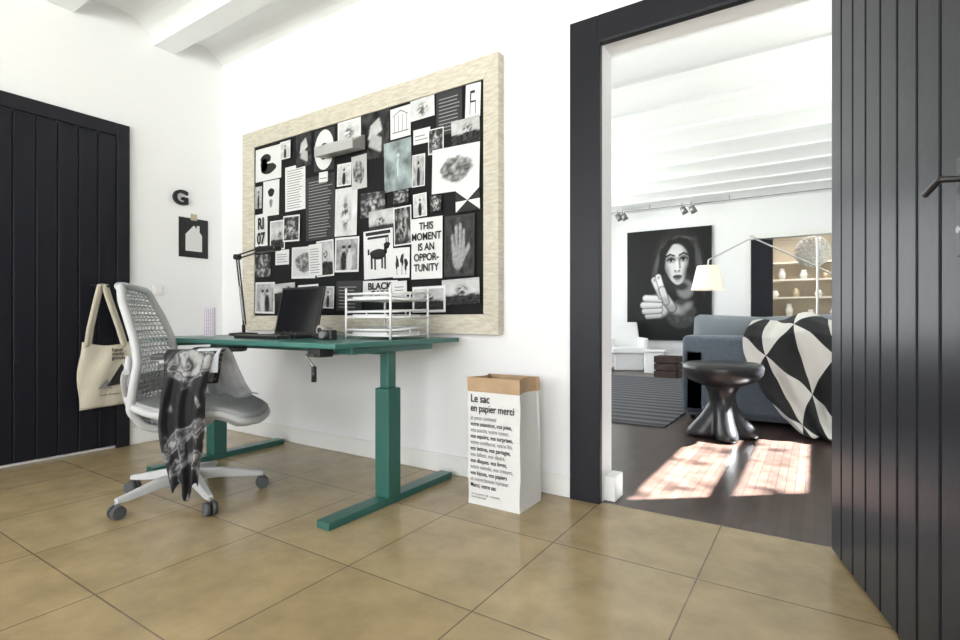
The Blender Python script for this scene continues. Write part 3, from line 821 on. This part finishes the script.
# rug
RUG=bpy.data.materials.new('striped_rug'); RUG.use_nodes=True; nt=RUG.node_tree; b=nt.nodes['Principled BSDF']
tc=nt.nodes.new('ShaderNodeTexCoord'); wv=nt.nodes.new('ShaderNodeTexWave'); wv.wave_type='BANDS'; wv.bands_direction='Y'; wv.inputs['Scale'].default_value=1.6; wv.inputs['Distortion'].default_value=.3
r=nt.nodes.new('ShaderNodeValToRGB'); r.color_ramp.interpolation='LINEAR'
r.color_ramp.elements[0].position=.4; r.color_ramp.elements[0].color=(.03,.03,.035,1); r.color_ramp.elements[1].position=.6; r.color_ramp.elements[1].color=(.11,.11,.12,1)
nt.links.new(tc.outputs['Object'],wv.inputs['Vector']); nt.links.new(wv.outputs['Fac'],r.inputs['Fac']); nt.links.new(r.outputs['Color'],b.inputs['Base Color']); b.inputs['Roughness'].default_value=.95
box('striped_rug',-3.6,-1.05,4.45,8.25,0,.012,RUG,b=.004)

# sofa (its back towards the doorway)
sf=empty('sofa',(-.1,5.45,0))
SX0,SX1=-1.03,.95
box('plinth',SX0+.03,SX1-.03,5.02,5.9,.03,.40,SOFA,sf,b=.03,seg=3)
box('backrest',SX0,SX1,5.0,5.24,.05,.76,SOFA,sf,b=.05,seg=4)
box('arm_left',SX0-.0,SX0+.22,5.0,5.95,.05,.66,SOFA,sf,b=.05,seg=4)
box('arm_right',SX1-.22,SX1,5.0,5.95,.05,.66,SOFA,sf,b=.05,seg=4)
for i in range(2):
    a=SX0+.23+i*.76; box('seat_cushion_%d'%i,a,a+.75,5.22,5.95,.40,.53,SOFA,sf,b=.04,seg=4)
def pillow(name,cx,cy,cz,w,h,d,m,parent,tilt=0):
    def f(sd):
        def g(u,v):
            a=(u-.5)*2;b_=(v-.5)*2
            t=d*((1-abs(a)**2.4)*(1-abs(b_)**2.4))**.5
            p=Vector((a*w/2,sd*t/2,b_*h/2))
            p=Matrix.Rotation(tilt,3,'Y')@p
            return (cx+p.x,cy+p.y,cz+p.z)
        return g
    surf(name+'_front',f(-1),14,14,m,parent); surf(name+'_rear',f(1),14,14,m,parent)
pillow('back_cushion_a',-.66,5.34,.74,.66,.40,.24,SOFA2,sf,.05)
pillow('back_cushion_b',-.10,5.34,.74,.62,.40,.24,SOFA2,sf,-.04)
for i,(a,b_) in enumerate(((SX0+.08,5.08),(SX1-.08,5.08),(SX0+.08,5.85),(SX1-.08,5.85))):
    cyl('leg_%d'%i,(a,b_,0),(a,b_,.06),.02,.025,BLK,sf,n=12)

# blanket
BL=bpy.data.materials.new('blanket_geometric'); BL.use_nodes=True; nt=BL.node_tree; b=nt.nodes['Principled BSDF']
uvn=nt.nodes.new('ShaderNodeTexCoord'); sep=nt.nodes.new('ShaderNodeSeparateXYZ'); nt.links.new(uvn.outputs['UV'],sep.inputs[0])
def M(op,a,b_=None,c=None):
    n=nt.nodes.new('ShaderNodeMath'); n.operation=op
    for i,x in enumerate((a,b_,c)):
        if x is None: continue
        if isinstance(x,(int,float)): n.inputs[i].default_value=x
        else: nt.links.new(x,n.inputs[i])
    return n.outputs[0]
uu=M('ADD',M('MULTIPLY',sep.outputs[0],4.8),.35); vv=M('MULTIPLY',sep.outputs[1],5.4)
fu=M('FRACT',uu); fv=M('FRACT',vv)
pu=M('MODULO',M('FLOOR',uu),2.0); pv=M('MODULO',M('FLOOR',vv),2.0)
fu2=M('ABSOLUTE',M('SUBTRACT',pu,fu)); fv2=M('ABSOLUTE',M('SUBTRACT',pv,fv))
lt_=M('LESS_THAN',fu2,fv2)
x_=M('ABSOLUTE',M('SUBTRACT',lt_,pu))
mx=nt.nodes.new('ShaderNodeMix'); mx.data_type='RGBA'; mx.inputs[6].default_value=(.015,.015,.017,1); mx.inputs[7].default_value=(.66,.64,.60,1)
nt.links.new(x_,mx.inputs[0]); nt.links.new(mx.outputs[2],b.inputs['Base Color']); b.inputs['Roughness'].default_value=.9
def blk(u,v):
    path=[(5.40,.70),(5.38,.88),(5.26,.93),(5.08,.87),(4.96,.78),(4.93,.62),(4.90,.44),(4.85,.26),(4.78,.12),(4.66,.03)]
    yy,zz=interp(path,v)
    h=max(0,v-.35)/.65
    xl=-.50+.40*h**2.2; xr=.62-.1*h
    x=xl+(xr-xl)*u
    f=math.sin(u*26+2.5*math.sin(v*4)); g=math.sin(u*47+v*5)
    yy-= (.015+.085*h)*(f*.5+.5)+.04*math.sin(u*7)*h+.014*g
    t=max(0,1-h*1.6)
    zz+= t*(.025*math.sin(u*17+1)+.045*math.sin(u*5.5-.6)-.035)
    zz=max(zz+.25*h*max(0,u-.45),.016)
    return (x+.03*math.sin(v*9+u*4),yy,zz)
surf('throw_blanket',blk,90,70,BL,None,thick=.01,uv=True)

# stool: dished seat flowing into a waisted, four-lobed base
st=empty('stool',(-.60,4.36,0))
SB=mat('stool_black_rubber',(.014,.014,.015),.3)
cx,cy=-.60,4.36
lathe('seat',[(0,.552),(.10,.552),(.2,.562),(.25,.572),(.278,.562),(.288,.535),(.28,.49),(.24,.44),(.16,.405),(0,.395)],(cx,cy,0),SB,st)
V=[];F=[];n=64
BPf=[(.42,.17,0),(.39,.125,.02),(.35,.10,.05),(.30,.095,.10),(.25,.105,.22),(.20,.135,.38),(.15,.17,.52),(.10,.215,.62),(.06,.25,.68),(.03,.262,.70),(.008,.25,.70),(.0,.22,.70)]
for z,r,lob in BPf:
    for i in range(n):
        a=2*pi*i/n; c=.5+.5*math.cos(4*(a-math.radians(20)))
        rr=r*(1-lob*(1-c**.8)*.85)
        zz=z+ (0 if z>.2 else 0)
        V.append((cx+rr*math.cos(a),cy+rr*math.sin(a),zz))
for k in range(len(BPf)-1):
    for i in range(n):
        j=(i+1)%n; F.append((k*n+i,(k+1)*n+i,(k+1)*n+j,k*n+j))
F.append(tuple((len(BPf)-1)*n+i for i in range(n-1,-1,-1)))
mesh('lobed_base',V,F,SB,st,smooth=True)

# floor lamp
fl=empty('floor_lamp',(.02,6.5,0))
lathe('base',[(0,0),(.17,0),(.18,.01),(.17,.02),(0,.025)],(.02,6.5,0),ALU,fl)
tube('pole',[(.02,6.5,.02),(.02,6.5,1.78)],.011,ALU,fl)
tube('lower_arm',[(.14,6.5,1.38),(.02,6.5,1.46),(-.59,6.5,1.82)],.009,ALU,fl,smooth=False)
tube('upper_arm',[(-.59,6.5,1.82),(-1.04,6.5,1.60)],.008,ALU,fl)
cyl('elbow',(-.59,6.47,1.82),(-.59,6.53,1.82),.025,.025,ALU,fl)
tube('wire',[(.02,6.5,1.78),(-.2,6.5,1.72),(-.59,6.5,1.82)],.002,STEEL,fl)
tube('shade_stem',[(-1.04,6.5,1.60),(-1.05,6.5,1.50)],.008,ALU,fl)
SHD=mat('lamp_shade_parchment',(.85,.78,.66),.7,emit=.35)
lathe('shade',[(.115,1.53),(.18,1.25)],(-1.05,6.5,0),SHD,fl)
lathe('bulb',[(0,1.33),(.03,1.34),(.035,1.38),(.02,1.44),(.015,1.5),(0,1.5)],(-1.05,6.5,0),mat('bulb_warm',(1,.85,.6),.5,emit=3),fl,n=16)

# white chair and side cube, crate
def white_armchair(x,y,rz=0):
    e=empty('white_armchair',(x,y,0),rz)
    box('seat',-.3,.3,-.28,.3,.30,.42,WHT,e,b=.03,seg=3)
    box('base',-.26,.26,-.24,.26,.0,.32,WHT,e,b=.03,seg=3)
    V=[(-.3,.22,.38),(.3,.22,.38),(.3,.32,.38),(-.3,.32,.38),(-.26,.30,.86),(.26,.30,.86),(.26,.37,.86),(-.26,.37,.86)]
    _,f=boxdata(0,1,0,1,0,1); bev(mesh('back',V,f,WHT,e),.03,3)
    box('arm_l',-.34,-.25,-.24,.30,.05,.58,WHT,e,b=.03,seg=3); box('arm_r',.25,.34,-.24,.30,.05,.58,WHT,e,b=.03,seg=3)
    return e
white_armchair(-2.88,9.35,rz=math.radians(28))
sd=empty('white_side_cube',(-2.28,9.1,0))
box('body',-2.42,-2.10,8.82,9.12,.0,.36,WHT,sd,b=.02); box('top',-2.44,-2.08,8.80,9.14,.36,.40,WHT,sd,b=.01)
ct=empty('wooden_crate',(-1.92,8.5,0))
CRW=mat('crate_wood',(.05,.028,.02),.6,var=.3,vscale=10)
L=[]
for i in range(3):
    z=.0+i*.115
    L+=[(-2.12,-1.78,8.33,8.35,z,z+.10),(-2.12,-1.78,8.65,8.67,z,z+.10),(-2.13,-2.11,8.33,8.67,z,z+.10),(-1.79,-1.77,8.33,8.67,z,z+.10)]
L+=[(-2.11,-1.79,8.35,8.65,.012,.03),(-2.11,-2.08,8.35,8.38,.012,.33),(-1.82,-1.79,8.35,8.38,.012,.33),(-2.11,-1.79,8.35,8.65,.28,.30)]
boxes('slats',L,CRW,ct)

# ------------------------------------------------------------ outside
box('ground',-30,30,-30,40,-.2,-.09,mat('ground_paving',(.25,.25,.2),.9,var=.2,vscale=1))
gt=empty('garden_tree',(3.9,7.3,-.09))
BK=mat('bark',(.1,.07,.05),.9); LF=mat('leaves',(.06,.14,.03),.6)
tube('trunk',[(3.3,8.3,-.1),(3.4,8.3,2.0),(3.8,7.8,5.2)],.09,BK,gt,radii=[1.2,.9,.4])
V=[];F=[]
for i in range(230):
    c=Vector((random.gauss(4.1,.75),random.gauss(7.2,.85),random.gauss(5.6,.75)))
    q=Vector((random.gauss(0,1),random.gauss(0,1),random.gauss(0,1))).normalized().to_track_quat('Z','Y')
    s=random.uniform(.03,.075); n=len(V)
    for a,b_ in((-1.4,0),(-.3,.6),(.8,.4),(1.4,0),(.8,-.4),(-.3,-.6)): V.append(c+q@Vector((a*s,b_*s,0)))
    F.append(tuple(range(n,n+6)))
mesh('leaves',V,F,LF,gt)

# ------------------------------------------------------------ lights
def area(name,loc,rot,sx,sy,e,c=(1,1,1)):
    l=bpy.data.lights.new(name,'AREA'); l.shape='RECTANGLE'; l.size=sx; l.size_y=sy; l.energy=e; l.color=c
    o=bpy.data.objects.new(name,l); o.location=loc; o.rotation_euler=rot; COL.objects.link(o); return o
area('window_daylight_rear_a',(-2.1,YR-.02,1.55),(pi/2,0,0),2.9,2.0,116,(.975,.987,1))
area('window_daylight_rear_b',(.95,YR-.02,1.55),(pi/2,0,0),1.8,2.0,98,(.975,.987,1))
area('fill_light_living_left',(XL+.01,6.3,1.6),(0,-pi/2,0),1.9,5.6,112,(.95,.975,1))  # area lamp added to brighten the living room from its unseen left side
area('pantry_ceiling_light',(-.2,11.6,2.85),(0,0,0),.8,.8,40,(1,.94,.84))
sl=bpy.data.lights.new('sun','SUN'); sl.energy=165; sl.angle=math.radians(.6); sl.color=(.93,.97,1.0)
so=bpy.data.objects.new('sun',sl); d=Vector((-1,-.8,-1.2)); so.rotation_euler=d.to_track_quat('-Z','Y').to_euler(); so.location=(6,8,8); COL.objects.link(so)
w=bpy.data.worlds.new('World'); S.world=w; w.use_nodes=True
w.node_tree.nodes['Background'].inputs[0].default_value=(.8,.9,1,1); w.node_tree.nodes['Background'].inputs[1].default_value=1.0

# ------------------------------------------------------------ camera
cam=bpy.data.cameras.new('camera'); cam.lens=19.425; cam.sensor_width=36; cam.clip_start=.05
co=bpy.data.objects.new('camera',cam); co.location=(0,0,.9); co.rotation_euler=(pi/2,0,math.radians(32.9)); COL.objects.link(co)
S.camera=co
